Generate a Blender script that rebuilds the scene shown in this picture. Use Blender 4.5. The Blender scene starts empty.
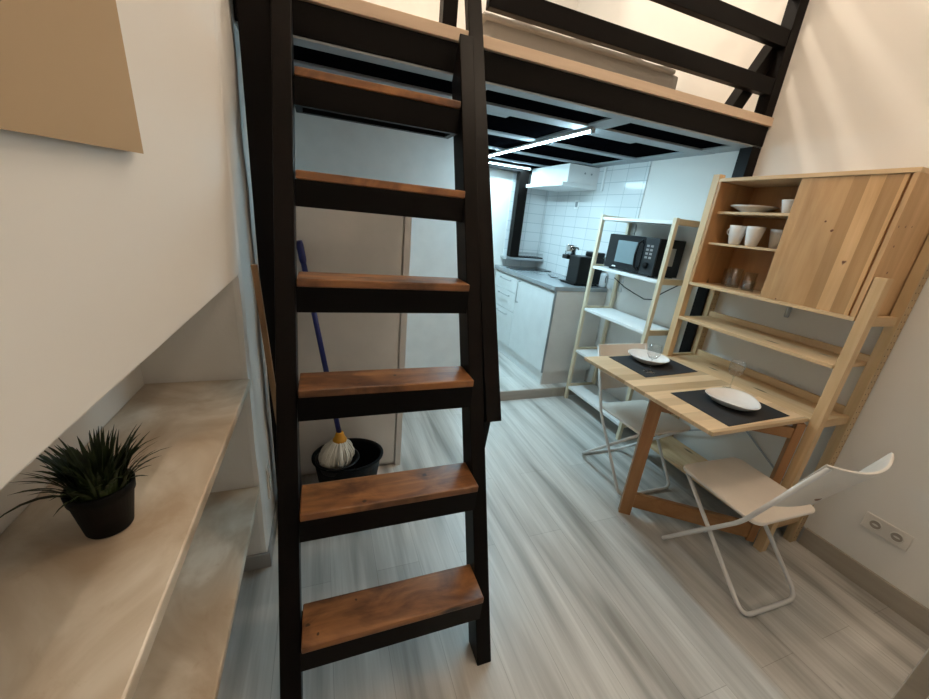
import bpy, bmesh, math, random
from mathutils import Vector, Matrix
random.seed(7)
SC = bpy.context.scene
COL = SC.collection
PI = math.pi

# ------------------------------------------------------------------ materials
def new_mat(name):
    m = bpy.data.materials.new(name); m.use_nodes = True
    nt = m.node_tree
    return m, nt, nt.nodes['Principled BSDF']

def ramp(nt, fac, stops):
    r = nt.nodes.new('ShaderNodeValToRGB')
    e = r.color_ramp.elements
    e[0].position, e[0].color = stops[0][0], (*stops[0][1], 1)
    e[1].position, e[1].color = stops[-1][0], (*stops[-1][1], 1)
    for p, c in stops[1:-1]:
        x = e.new(p); x.color = (*c, 1)
    nt.links.new(fac, r.inputs[0])
    return r.outputs[0]

def coords(nt, scale=(1, 1, 1), rot=(0, 0, 0), kind='Object'):
    tc = nt.nodes.new('ShaderNodeTexCoord'); mp = nt.nodes.new('ShaderNodeMapping')
    mp.inputs['Scale'].default_value = scale; mp.inputs['Rotation'].default_value = rot
    nt.links.new(tc.outputs[kind], mp.inputs[0])
    return mp.outputs[0]

def noise(nt, vec, scale, detail=4, rough=.55, dist=0):
    n = nt.nodes.new('ShaderNodeTexNoise')
    n.inputs['Scale'].default_value = scale; n.inputs['Detail'].default_value = detail
    n.inputs['Roughness'].default_value = rough; n.inputs['Distortion'].default_value = dist
    nt.links.new(vec, n.inputs['Vector'])
    return n.outputs['Fac']

def bump(nt, bsdf, h, strength=.2, dist=.002):
    b = nt.nodes.new('ShaderNodeBump'); b.inputs['Strength'].default_value = strength
    b.inputs['Distance'].default_value = dist
    nt.links.new(h, b.inputs['Height']); nt.links.new(b.outputs[0], bsdf.inputs['Normal'])

def mixc(nt, fac, a, b, mode='MIX'):
    n = nt.nodes.new('ShaderNodeMix'); n.data_type = 'RGBA'; n.blend_type = mode
    for s, v in ((n.inputs[0], fac), (n.inputs[6], a), (n.inputs[7], b)):
        if hasattr(v, 'links') or hasattr(v, 'is_linked'): nt.links.new(v, s)
        elif isinstance(v, (int, float)): s.default_value = v
        else: s.default_value = (*v, 1)
    return n.outputs[2]

def plain(name, col, rough=.5, metal=0, spec=.5, trans=0, coat=0):
    m, nt, b = new_mat(name)
    v = noise(nt, coords(nt), 9, 3)
    c = ramp(nt, v, [(.3, tuple(x*.96 for x in col)), (.7, tuple(min(1, x*1.03) for x in col))])
    nt.links.new(c, b.inputs['Base Color'])
    b.inputs['Roughness'].default_value = rough; b.inputs['Metallic'].default_value = metal
    b.inputs['Specular IOR Level'].default_value = spec
    b.inputs['Transmission Weight'].default_value = trans
    b.inputs['Coat Weight'].default_value = coat
    return m

def plaster(name, col, rough=.75, amt=.25):
    m, nt, b = new_mat(name)
    v = coords(nt)
    n1 = noise(nt, v, 1.3, 5)
    c = ramp(nt, n1, [(.3, tuple(x*.97 for x in col)), (.7, col)])
    nt.links.new(c, b.inputs['Base Color'])
    b.inputs['Roughness'].default_value = rough
    b.inputs['Specular IOR Level'].default_value = .25
    n2 = noise(nt, v, 14, 6, .6)
    bump(nt, b, n2, amt, .004)
    return m

def wood(name, c1, c2, axis='z', fine=1.0, rough=.5, knots=True, planks=0.0, dark=None, warp=1.0, spec=.5, spots=(), mottle=0):
    """grain runs along axis; planks = width of glued staves across the grain"""
    m, nt, b = new_mat(name)
    long_, cross = .9, 14.0*fine
    sc = {'x': (long_, cross, cross), 'y': (cross, long_, cross), 'z': (cross, cross, long_)}[axis]
    v = coords(nt, sc)
    n = noise(nt, v, 1.4, 5, .6, .9*warp)
    c = ramp(nt, n, [(.28, c2), (.5, tuple((p+q)/2 for p, q in zip(c1, c2))), (.72, c1)])
    sc2 = tuple(s*.28 for s in sc)
    n2 = noise(nt, coords(nt, sc2), 1.2, 2)
    c = mixc(nt, n2, c, tuple(q*.92 for q in c2), 'MIX') if False else c
    if planks:
        # staves of the glued board: a stepped value across the width
        tc = nt.nodes.new('ShaderNodeTexCoord'); sx = nt.nodes.new('ShaderNodeSeparateXYZ')
        nt.links.new(tc.outputs['Object'], sx.inputs[0])
        ax = {'x': 'Y', 'y': 'X', 'z': 'Y'}[axis]
        mu = nt.nodes.new('ShaderNodeMath'); mu.operation = 'DIVIDE'; mu.inputs[1].default_value = planks
        nt.links.new(sx.outputs[ax], mu.inputs[0])
        fl = nt.nodes.new('ShaderNodeMath'); fl.operation = 'FLOOR'; nt.links.new(mu.outputs[0], fl.inputs[0])
        wn = nt.nodes.new('ShaderNodeTexWhiteNoise'); wn.noise_dimensions = '1D'
        nt.links.new(fl.outputs[0], wn.inputs['W'])
        sh = ramp(nt, wn.outputs['Value'], [(0, (.70, .64, .56)), (.5, (.92, .89, .85)), (1, (1.12, 1.10, 1.08))])
        c = mixc(nt, 1.0, c, sh, 'MULTIPLY')
    if knots:
        ksc = {'x': (2.2, 7, 7), 'y': (7, 2.2, 7), 'z': (7, 7, 2.2)}[axis]
        vo = nt.nodes.new('ShaderNodeTexVoronoi'); vo.inputs['Scale'].default_value = 1.25
        nt.links.new(coords(nt, ksc), vo.inputs['Vector'])
        k = ramp(nt, vo.outputs['Distance'], [(.0, (1, 1, 1)), (.06, (.9, .9, .9)), (.12, (0, 0, 0))])
        c = mixc(nt, k, c, dark or tuple(x*.28 for x in c2))
    if mottle:
        mo = noise(nt, coords(nt, (3.2, 7, 3)), 1.6, 4, .6, .6)
        c = mixc(nt, 1.0, c, ramp(nt, mo, [(.36, (1-mottle, 1-mottle*1.1, 1-mottle*1.1)), (.56, (1.05, 1.02, 1.0)), (.72, (1.25, 1.2, 1.1))]), 'MULTIPLY')
    for (px_, py_, pz_, rad) in spots:       # single knots at their place on the board
        tc = nt.nodes.new('ShaderNodeTexCoord'); mp = nt.nodes.new('ShaderNodeMapping')
        mp.inputs['Location'].default_value = (-px_, -py_, -pz_)
        nt.links.new(tc.outputs['Object'], mp.inputs[0])
        wn = noise(nt, tc.outputs['Object'], 60, 2)
        ln = nt.nodes.new('ShaderNodeVectorMath'); ln.operation = 'LENGTH'; nt.links.new(mp.outputs[0], ln.inputs[0])
        dvv = nt.nodes.new('ShaderNodeMath'); dvv.operation = 'DIVIDE'; dvv.inputs[1].default_value = rad
        nt.links.new(ln.outputs['Value'], dvv.inputs[0])
        ad = nt.nodes.new('ShaderNodeMath'); ad.operation = 'ADD'
        nt.links.new(dvv.outputs[0], ad.inputs[0]); nt.links.new(wn, ad.inputs[1])
        kk = ramp(nt, ad.outputs[0], [(0, (1, 1, 1)), (.75, (.9, .9, .9)), (.95, (0, 0, 0))])
        c = mixc(nt, kk, c, dark or tuple(x*.28 for x in c2))
    nt.links.new(c, b.inputs['Base Color'])
    b.inputs['Roughness'].default_value = rough; b.inputs['Specular IOR Level'].default_value = spec
    bump(nt, b, n, .12, .001)
    return m

def emit(name, col, s):
    m, nt, b = new_mat(name)
    b.inputs['Base Color'].default_value = (*col, 1)
    b.inputs['Emission Color'].default_value = (*col, 1); b.inputs['Emission Strength'].default_value = s
    return m

def glass(name, col=(1, 1, 1), rough=0.02):
    m, nt, b = new_mat(name)
    nt.nodes.remove(b)
    g = nt.nodes.new('ShaderNodeBsdfGlossy'); g.inputs['Roughness'].default_value = rough
    t = nt.nodes.new('ShaderNodeBsdfTransparent'); t.inputs['Color'].default_value = (.96*col[0], .965*col[1], .965*col[2], 1)
    lw = nt.nodes.new('ShaderNodeLayerWeight'); lw.inputs['Blend'].default_value = .5
    pw = nt.nodes.new('ShaderNodeMath'); pw.operation = 'POWER'; pw.inputs[1].default_value = 3.0
    nt.links.new(lw.outputs['Facing'], pw.inputs[0])
    ma = nt.nodes.new('ShaderNodeMath'); ma.operation = 'MULTIPLY_ADD'; ma.inputs[1].default_value = .85; ma.inputs[2].default_value = .11
    nt.links.new(pw.outputs[0], ma.inputs[0])
    ge = nt.nodes.new('ShaderNodeNewGeometry'); iv = nt.nodes.new('ShaderNodeMath'); iv.operation = 'SUBTRACT'; iv.inputs[0].default_value = 1
    nt.links.new(ge.outputs['Backfacing'], iv.inputs[1])
    mu = nt.nodes.new('ShaderNodeMath'); mu.operation = 'MULTIPLY'
    nt.links.new(ma.outputs[0], mu.inputs[0]); nt.links.new(iv.outputs[0], mu.inputs[1])
    mx = nt.nodes.new('ShaderNodeMixShader'); nt.links.new(mu.outputs[0], mx.inputs[0])
    nt.links.new(t.outputs[0], mx.inputs[1]); nt.links.new(g.outputs[0], mx.inputs[2])
    nt.links.new(mx.outputs[0], nt.nodes['Material Output'].inputs['Surface'])
    return m

M = {}
M['wall'] = plaster('cream_plaster', (.80, .77, .73), amt=.12)
M['rough'] = plaster('rough_white_plaster', (.80, .78, .75), amt=.7)
M['white_paint'] = plain('white_paint', (.82, .82, .81), .45)
M['cab_white'] = plain('white_laminate', (.80, .81, .80), .3)
M['cab_side'] = plain('shaded_white_panel', (.68, .64, .60), .4)  # cabinet white turned darker and beige: shading of the side is in the colour
M['closet'] = plain('warm_white_closet_board', (.72, .69, .66), .4)
M['black_wood'] = wood('black_stained_wood', (.0045, .0032, .0027), (.0022, .0018, .0016), 'x', rough=.42, knots=False, spec=.09)
M['black_wood_z'] = wood('black_stained_wood_upright', (.006, .0036, .0028), (.003, .0022, .0018), 'z', rough=.40, knots=False, spec=.10)
M['black_panel'] = plain('black_ceiling_panel', (.0022, .0022, .003), .8, spec=.0)
M['grey_joist'] = plain('grey_painted_joist', (.30, .33, .35), .5)
M['ply'] = wood('plywood_edge', (.72, .56, .42), (.62, .46, .33), 'x', rough=.6, knots=False)
M['tread'] = wood('oiled_pine_tread', (.38, .17, .058), (.12, .048, .018), 'x', .9, .36, True, dark=(.03, .012, .006), mottle=.6,
    spots=[(.319, 1.06, .633, .022), (.105, .98, .633, .016), (-.07, .869, .301, .016), (-.04, .835, .301, .011), (.075, .912, .301, .012), (.225, 1.19, .963, .014), (.105, 1.14, .963, .016)])
M['pine'] = wood('pine_upright', (.74, .53, .31), (.58, .38, .19), 'z', .9, .5, True)
M['pine_x'] = wood('pine_crosspiece', (.66, .47, .27), (.52, .33, .16), 'x', .9, .5, True)
M['pine_y'] = wood('pine_board', (.75, .54, .32), (.60, .39, .20), 'y', .9, .5, True)
M['pine_brown'] = wood('reddish_pine_leg', (.42, .21, .08), (.30, .13, .045), 'z', .9, .45, True)
M['pine_brown_x'] = wood('reddish_pine_rail', (.42, .21, .08), (.30, .13, .045), 'x', .9, .45, True)
M['pine_door'] = wood('glued_pine_door', (.74, .48, .25), (.56, .32, .14), 'z', .5, .42, False, planks=.052, dark=(.12, .035, .015), warp=1.6,
    spots=[(2.111, 1.133, 1.632, .010), (2.111, 1.096, 1.596, .013), (2.111, 1.009, 1.471, .024), (2.111, 1.215, 1.262, .012)])
M['pine_side'] = wood('pine_side_panel', (.68, .43, .22), (.50, .29, .13), 'z', .6, .5, True, dark=(.14, .05, .02),
    spots=[(2.122, .892, 1.623, .012), (2.17, .892, 1.627, .012), (2.215, .892, 1.63, .011), (2.19, .892, 1.447, .014), (2.25, .892, 1.40, .02), (2.15, .892, 1.55, .014)])
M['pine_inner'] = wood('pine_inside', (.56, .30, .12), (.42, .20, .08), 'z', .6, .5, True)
M['table'] = wood('pine_table_top', (.82, .63, .42), (.66, .47, .28), 'x', .6, .38, True, planks=.07)
M['birch'] = wood('pale_birch', (.78, .68, .50), (.68, .57, .40), 'z', .9, .5, False)
M['birch_x'] = wood('pale_birch_rung', (.70, .58, .40), (.60, .48, .32), 'x', .9, .5, False)
M['chair'] = plain('cream_white_chair_panel', (.80, .72, .64), .38)
M['chair_metal'] = plain('white_powder_coated_steel', (.74, .71, .68), .35)
M['shelf_white'] = plain('white_shelf_board', (.86, .86, .85), .35)
M['grey_alu'] = plain('grey_metal_trim', (.35, .37, .38), .35, .6)
M['chrome'] = plain('chrome', (.8, .8, .8), .12, 1)
M['steel'] = plain('brushed_steel', (.55, .56, .57), .3, .9)
M['black'] = plain('black_plastic', (.006, .006, .0065), .35, spec=.3)
M['black_matte'] = plain('matte_black_plastic', (.004, .004, .0045), .6, spec=.15)
M['black_glass'] = plain('black_glass', (.010, .011, .013), .06)
M['counter'] = plain('grey_worktop', (.30, .32, .33), .14)
M['counter_top'] = M['counter']
M['porcelain'] = plain('white_porcelain', (.84, .80, .77), .2)
M['mat'] = plain('black_placemat_fabric', (.018, .018, .020), .85)
M['kraft'] = plaster('kraft_paper', (.43, .31, .19), .9, .15)
M['pot'] = plain('black_pot', (.003, .003, .003), .6, spec=.15)
M['socket'] = plain('white_socket_plastic', (.72, .68, .63), .35)
M['socket_dark'] = plain('dark_socket_hole', (.36, .32, .28), .5)
M['mopblue'] = plain('blue_mop_handle', (.014, .022, .15), .35)
M['yellow'] = plain('orange_mop_socket', (.75, .33, .02), .5)
M['yarn'] = plain('white_cotton_yarn', (.72, .68, .60), .95)
M['sheet'] = plaster('grey_bed_sheet', (.27, .26, .245), .9, .5)
M['glass'] = glass('clear_glass')
M['led'] = emit('led_tube_light', (.54, .85, 1.0), 300)
M['baseboard'] = wood('grey_oak_baseboard', (.42, .37, .31), (.31, .27, .22), 'y', .6, .5, False)
M['base_grey'] = plain('grey_baseboard', (.33, .32, .31), .5)
M['baseboard_x'] = wood('grey_oak_baseboard_across', (.42, .36, .31), (.30, .26, .22), 'x', .6, .5, False)
M['slat'] = wood('tan_wooden_slat', (.36, .21, .10), (.26, .14, .06), 'z', .8, .5, False)
M['paper_label'] = plain('grey_rating_label', (.42, .40, .37), .6)
M['pack'] = plain('white_plastic_pack', (.75, .78, .80), .35)

def floor_mat():
    m, nt, b = new_mat('grey_oak_laminate')
    tc = nt.nodes.new('ShaderNodeTexCoord')
    mp = nt.nodes.new('ShaderNodeMapping'); mp.inputs['Rotation'].default_value = (0, 0, PI/2)
    nt.links.new(tc.outputs['Object'], mp.inputs[0])
    br = nt.nodes.new('ShaderNodeTexBrick')
    br.inputs['Scale'].default_value = 1.0
    br.inputs['Brick Width'].default_value = 1.25; br.inputs['Row Height'].default_value = .19
    br.inputs['Mortar Size'].default_value = .0011; br.inputs['Mortar Smooth'].default_value = .3
    br.inputs['Color1'].default_value = (.92, .92, .92, 1); br.inputs['Color2'].default_value = (1.06, 1.06, 1.06, 1)
    br.inputs['Mortar'].default_value = (.66, .65, .63, 1); br.offset = .37
    nt.links.new(mp.outputs[0], br.inputs['Vector'])
    band = noise(nt, coords(nt, (9.0, .75, 1)), 1.0, 2, .5, .5)
    c = ramp(nt, band, [(.3, (.30, .285, .26)), (.44, (.50, .475, .445)), (.66, (.68, .655, .62))])
    fine = noise(nt, coords(nt, (55, 2.2, 1)), 1.0, 5, .65, .5)
    f = ramp(nt, fine, [(.3, (.84, .83, .81)), (.7, (1.08, 1.08, 1.08))])
    c = mixc(nt, 1.0, c, f, 'MULTIPLY')
    c = mixc(nt, 1.0, c, br.outputs['Color'], 'MULTIPLY')
    vo = nt.nodes.new('ShaderNodeTexVoronoi'); vo.inputs['Scale'].default_value = 1.3
    nt.links.new(coords(nt, (5, 2.2, 1)), vo.inputs['Vector'])
    k = ramp(nt, vo.outputs['Distance'], [(0, (.55, .55, .55)), (.03, (.35, .35, .35)), (.06, (0, 0, 0))])
    c = mixc(nt, k, c, (.16, .14, .12))
    nt.links.new(c, b.inputs['Base Color'])
    b.inputs['Roughness'].default_value = .36; b.inputs['Specular IOR Level'].default_value = .45
    bump(nt, b, fine, .12, .001)
    return m
M['floor'] = floor_mat()

def marble_mat():
    m, nt, b = new_mat('beige_marble')
    v = coords(nt, (1, .7, 1))
    n1 = noise(nt, v, 4.2, 5, .55, 1.2)
    c = ramp(nt, n1, [(.32, (.44, .34, .24)), (.5, (.58, .50, .40)), (.66, (.74, .68, .59))])
    n2 = noise(nt, v, 11, 8, .7, 2.0)
    s = ramp(nt, n2, [(.60, (0, 0, 0)), (.70, (.28, .28, .28))])
    c = mixc(nt, s, c, (.42, .29, .18))
    nt.links.new(c, b.inputs['Base Color'])
    b.inputs['Roughness'].default_value = .36
    return m
M['marble'] = marble_mat()

def tile_mat():
    m, nt, b = new_mat('white_glazed_tiles')
    # wall faces x or y: use (x+y) as the horizontal axis
    tc = nt.nodes.new('ShaderNodeTexCoord'); sp = nt.nodes.new('ShaderNodeSeparateXYZ')
    nt.links.new(tc.outputs['Object'], sp.inputs[0])
    ad = nt.nodes.new('ShaderNodeMath'); ad.operation = 'ADD'
    nt.links.new(sp.outputs['X'], ad.inputs[0]); nt.links.new(sp.outputs['Y'], ad.inputs[1])
    cb = nt.nodes.new('ShaderNodeCombineXYZ')
    nt.links.new(ad.outputs[0], cb.inputs['X']); nt.links.new(sp.outputs['Z'], cb.inputs['Y'])
    br = nt.nodes.new('ShaderNodeTexBrick'); br.offset = 0
    br.inputs['Scale'].default_value = 1
    br.inputs['Brick Width'].default_value = .2; br.inputs['Row Height'].default_value = .1
    br.inputs['Mortar Size'].default_value = .0028; br.inputs['Mortar Smooth'].default_value = .2
    br.inputs['Color1'].default_value = (.70, .71, .71, 1); br.inputs['Color2'].default_value = (.73, .74, .74, 1)
    br.inputs['Mortar'].default_value = (.46, .50, .51, 1)
    nt.links.new(cb.outputs[0], br.inputs['Vector'])
    nt.links.new(br.outputs['Color'], b.inputs['Base Color'])
    inv = nt.nodes.new('ShaderNodeMath'); inv.operation = 'SUBTRACT'; inv.inputs[0].default_value = 1
    nt.links.new(br.outputs['Fac'], inv.inputs[1])
    n = noise(nt, coords(nt), 7, 2)
    a = nt.nodes.new('ShaderNodeMath'); a.operation = 'MULTIPLY_ADD'; a.inputs[1].default_value = .35
    nt.links.new(n, a.inputs[0]); nt.links.new(inv.outputs[0], a.inputs[2])
    bump(nt, b, a.outputs[0], .25, .0015)
    b.inputs['Roughness'].default_value = .12
    return m
M['tile'] = tile_mat()

def holes_mat():
    """pine upright with two rows of peg holes on its faces"""
    m, nt, b = new_mat('drilled_pine_upright')
    v = coords(nt, (12, 12, .9))
    n = noise(nt, v, 1.4, 5, .6, .9)
    c = ramp(nt, n, [(.28, (.48, .33, .17)), (.72, (.62, .45, .26))])
    tc = nt.nodes.new('ShaderNodeTexCoord'); sp = nt.nodes.new('ShaderNodeSeparateXYZ')
    nt.links.new(tc.outputs['Object'], sp.inputs[0])
    def cell(out, step, off):
        a = nt.nodes.new('ShaderNodeMath'); a.operation = 'ADD'; a.inputs[1].default_value = off
        nt.links.new(out, a.inputs[0])
        p = nt.nodes.new('ShaderNodeMath'); p.operation = 'PINGPONG'; p.inputs[1].default_value = step/2
        nt.links.new(a.outputs[0], p.inputs[0])
        s = nt.nodes.new('ShaderNodeMath'); s.operation = 'POWER'; s.inputs[1].default_value = 2
        nt.links.new(p.outputs[0], s.inputs[0]); return s.outputs[0]
    cz = cell(sp.outputs['Z'], .032, 0); cx_ = cell(sp.outputs['X'], .024, .008)
    ad = nt.nodes.new('ShaderNodeMath'); nt.links.new(cz, ad.inputs[0]); nt.links.new(cx_, ad.inputs[1])
    lt = nt.nodes.new('ShaderNodeMath'); lt.operation = 'LESS_THAN'; lt.inputs[1].default_value = .0032**2
    nt.links.new(ad.outputs[0], lt.inputs[0])
    c = mixc(nt, lt.outputs[0], c, (.08, .035, .015))
    nt.links.new(c, b.inputs['Base Color']); b.inputs['Roughness'].default_value = .5
    return m
M['holes'] = holes_mat()

def grass_mat():
    m, nt, b = new_mat('plastic_grass_leaf')
    n = noise(nt, coords(nt), 30, 2)
    c = ramp(nt, n, [(.3, (.010, .020, .006)), (.7, (.035, .055, .014))])
    nt.links.new(c, b.inputs['Base Color']); b.inputs['Roughness'].default_value = .5
    return m
M['grass'] = grass_mat()

# ------------------------------------------------------------------ mesh builder
class MB:
    def __init__(s): s.bm = bmesh.new()
    def box(s, x0, x1, y0, y1, z0, z1, mat=None):
        v = [s.bm.verts.new((x, y, z)) for x in (x0, x1) for y in (y0, y1) for z in (z0, z1)]
        for f in ((0, 1, 3, 2), (4, 6, 7, 5), (0, 4, 5, 1), (2, 3, 7, 6), (0, 2, 6, 4), (1, 5, 7, 3)):
            s.bm.faces.new([v[i] for i in f])
        return s
    def prism(s, pts, axis, a, b):
        """polygon pts in the plane across axis, extruded from a to b"""
        def P(p, t): return {'x': (t, p[0], p[1]), 'y': (p[0], t, p[1]), 'z': (p[0], p[1], t)}[axis]
        A = [s.bm.verts.new(P(p, a)) for p in pts]; B = [s.bm.verts.new(P(p, b)) for p in pts]
        s.bm.faces.new(A); s.bm.faces.new(B[::-1])
        n = len(pts)
        for i in range(n): s.bm.faces.new([A[i], B[i], B[(i+1) % n], A[(i+1) % n]])
        return s
    def bar(s, p, q, w, h, up=(0, 0, 1)):
        """square-section bar from p to q"""
        p, q = Vector(p), Vector(q); d = (q-p).normalized(); up = Vector(up)
        a = d.cross(up).normalized(); b = a.cross(d).normalized()
        c = [(-w/2, -h/2), (w/2, -h/2), (w/2, h/2), (-w/2, h/2)]
        A = [s.bm.verts.new(p+a*i+b*j) for i, j in c]; B = [s.bm.verts.new(q+a*i+b*j) for i, j in c]
        s.bm.faces.new(A[::-1]); s.bm.faces.new(B)
        for i in range(4): s.bm.faces.new([A[i], A[(i+1) % 4], B[(i+1) % 4], B[i]])
        return s
    def tube(s, path, r, seg=10, closed=False, sq=None):
        P = [Vector(p) for p in path]; n = len(P); rings = []
        ref = None
        for i in range(n):
            if closed: t = (P[(i+1) % n]-P[i-1]).normalized()
            else: t = (P[min(i+1, n-1)]-P[max(i-1, 0)]).normalized()
            if ref is None:
                ref = t.cross(Vector((.13, .27, .95))).normalized()
            ref = (ref - t*ref.dot(t)).normalized(); bi = t.cross(ref)
            rr = r[i] if isinstance(r, (list, tuple)) else r
            rings.append([s.bm.verts.new(P[i]+(ref*math.cos(2*PI*k/seg)+bi*math.sin(2*PI*k/seg))*rr) for k in range(seg)])
        for i in range(n if closed else n-1):
            A, B = rings[i], rings[(i+1) % n]
            for k in range(seg): s.bm.faces.new([A[k], A[(k+1) % seg], B[(k+1) % seg], B[k]])
        if not closed:
            s.bm.faces.new(rings[0][::-1]); s.bm.faces.new(rings[-1])
        return s
    def lathe(s, prof, c=(0, 0, 0), seg=32, sx=1, sy=1, cap=True, axis='z'):
        rings = []
        for r, z in prof:
            ring = []
            for k in range(seg):
                a = 2*PI*k/seg
                x, y = r*math.cos(a)*sx, r*math.sin(a)*sy
                if axis == 'z': p = (c[0]+x, c[1]+y, c[2]+z)
                elif axis == 'x': p = (c[0]+z, c[1]+x, c[2]+y)
                else: p = (c[0]+x, c[1]+z, c[2]+y)
                ring.append(s.bm.verts.new(p))
            rings.append(ring)
        for A, B in zip(rings, rings[1:]):
            for k in range(seg): s.bm.faces.new([A[k], A[(k+1) % seg], B[(k+1) % seg], B[k]])
        if cap:
            s.bm.faces.new(rings[0][::-1]); s.bm.faces.new(rings[-1])
        return s
    def build(s, name, mat, parent=None, bevel=0, smooth=False, label=None, seg=2):
        bmesh.ops.recalc_face_normals(s.bm, faces=s.bm.faces)
        me = bpy.data.meshes.new(name); s.bm.to_mesh(me); s.bm.free()
        me.materials.append(M[mat] if isinstance(mat, str) else mat)
        if smooth:
            for p in me.polygons: p.use_smooth = True
        o = bpy.data.objects.new(name, me); COL.objects.link(o)
        if parent is not None:
            o.parent = parent; o.matrix_parent_inverse = Matrix.Translation(-wloc(parent))
        if bevel:
            b = o.modifiers.new('bevel', 'BEVEL'); b.width = bevel; b.segments = seg; b.limit_method = 'ANGLE'
            b.angle_limit = math.radians(50)
        if label: o['label'] = label
        return o

def wloc(o):
    v = Vector((0, 0, 0))
    while o is not None:
        if o.type == 'EMPTY': v += o.location
        o = o.parent
    return v
def wloc(o):
    # only the root Empty is displaced; parts carry world-coordinate meshes
    while o.parent is not None: o = o.parent
    return Vector(o.location)

def rootof(o):
    while o.parent is not None: o = o.parent
    return o

def part(mb, name, mat, parent, **k):
    o = mb.build(name, mat, None, **k)
    o.parent = parent
    if parent.type == 'EMPTY':
        o.matrix_parent_inverse = Matrix.Translation(-Vector(parent.location))
    return o

def tag(o, label, cat, group=None, kind=None):
    o['label'] = label; o['category'] = cat
    if group: o['group'] = group
    if kind: o['kind'] = kind
    return o

def thing(name, label, cat, loc, group=None):
    o = bpy.data.objects.new(name, None); COL.objects.link(o); o.location = loc
    o.empty_display_size = .05
    return tag(o, label, cat, group)

def struct(o): o['kind'] = 'structure'; return o

def copy_tree(root, label, T=None, group=None):
    c = root.copy(); COL.objects.link(c)
    for ch in list(root.children): copy_child(ch, c)
    c['label'] = label
    if group: c['group'] = group
    return c
def copy_child(o, parent):
    d = o.copy(); COL.objects.link(d); d.parent = parent
    for g in list(o.children): copy_child(g, d)

# ------------------------------------------------------------------ room
H = 4.1
XL, XR = -.25, 2.41
YB, YN = 4.02, -1.1
NX, NY = -.556, 1.40      # niche back, niche end
struct(MB().box(XL-.4, XR+.1, YN, 2.67, -.1, 0).build('floor', 'floor'))
struct(MB().box(XL, XR+.1, 2.672, YB+.1, -.1, .09).build('floor', 'floor'))
struct(MB().box(XL, 1.95, 2.66, 2.672, 0, .088).build('trim_1', 'baseboard_x'))
struct(MB().box(1.95, XR, 2.66, 2.672, 0, .088).build('trim_2', 'baseboard'))
struct(MB().box(XL-.5, XR+.12, YN-.1, YB+.12, H, H+.1).build('ceiling', 'wall'))
struct(MB().box(XR, XR+.1, YN, YB+.1, 0, H).build('wall_right', 'wall'))
struct(MB().box(XL, XR, YB, YB+.1, 0, H).build('wall_back', 'wall'))
struct(MB().box(XL-.4, XR+.1, YN-.1, YN, 0, H).build('wall_near', 'wall'))
# left wall: upper part, niche back, niche end with a rough plaster end, low plinth
struct(MB().box(XL-.08, XL, YN, NY, 1.252, H).build('wall_left', 'wall', bevel=.004))
struct(MB().box(NX-.1, NX, YN, NY, 0, 1.36).build('wall_left', 'wall'))
struct(MB().box(NX, XL-.08, YN, NY, 1.30, 1.36).build('wall_left', 'wall'))
def pillar():
    mb = MB()
    x0, x1, y0, y1 = XL-.42, XL, NY, 1.76
    bm = mb.bm
    # wobbly hand-plastered edge
    nz = 60; rows = []
    rnd = random.Random(3)
    for i in range(nz+1):
        z = H*i/nz
        w = .004*math.sin(z*6.1)+.003*math.sin(z*17+1)+rnd.uniform(-.0015, .0015)
        ring = [(x0, y0), (x1-.022, y0+.001), (x1-.006+w*.3, y0+.006), (x1+w*.4, y0+.03), (x1+w*.5, y0+.18), (x1+w*.4, y1+.44), (x0, y1+.44)]
        rows.append([bm.verts.new((a, b, z)) for a, b in ring])
    for A, B in zip(rows, rows[1:]):
        n = len(A)
        for k in range(n): bm.faces.new([A[k], A[(k+1) % n], B[(k+1) % n], B[k]])
    bm.faces.new(rows[0][::-1]); bm.faces.new(rows[-1])
    return mb
struct(pillar().build('wall_left', 'rough', smooth=False))
struct(MB().box(XL-.40, XL, 2.2, YB, 0, H).build('wall_left', 'wall'))
struct(MB().box(NX, XL+.012, NY-.012, NY, 0, .075).box(XL, XL+.012, NY, 1.76, 0, .075).build('baseboard_left', 'base_grey', bevel=.002))
# inner wall behind the ladder, kitchen side
struct(MB().box(XL, 1.10, 2.76, 2.86, .09, H).build('wall_inner', 'white_paint'))
# baseboard right (near part, ends by the storage unit)
struct(MB().box(XR-.014, XR, .2, .835, 0, .105).build('baseboard_right', 'baseboard', bevel=.002))
struct(MB().box(XR-.010, XR, .835, 2.66, 0, .10).build('baseboard_right', 'base_grey', bevel=.002))
# tiles: right wall strip and back wall strip
struct(MB().box(XR-.008, XR, 2.57, YB, 1.014, 2.06).build('wall_right_tiles', 'tile'))
struct(MB().box(1.95, XR-.008, YB-.008, YB, 1.014, 2.06).build('wall_back_tiles', 'tile'))
for o in bpy.data.objects:
    if o.name == 'wall_right_tiles': o.name = 'wall_right'
    if o.name == 'wall_back_tiles': o.name = 'wall_back'
# half-open door leaf just beside the photographer
struct(MB().prism([(1.182, .143), (1.215, .152), (1.96, .0), (1.94, -.04), (1.20, .11)], 'z', 0.01, 2.05).build('door_1', 'white_paint', bevel=.003))
struct(MB().prism([(1.165, .150), (1.181, .154), (1.181, .120), (1.168, .118)], 'z', 0.01, 2.05).build('trim_3', 'baseboard', bevel=.001))

# ------------------------------------------------------------------ loft platform
loft = thing('loft_platform', 'black timber loft platform with plywood deck, posts and guard rails above the kitchen', 'loft', (1.1, 1.78, 0))
part(MB().box(XL, XR-.002, 1.74, 1.82, 2.04, 2.142), 'front_beam', 'black_wood', loft, bevel=.003)
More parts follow.
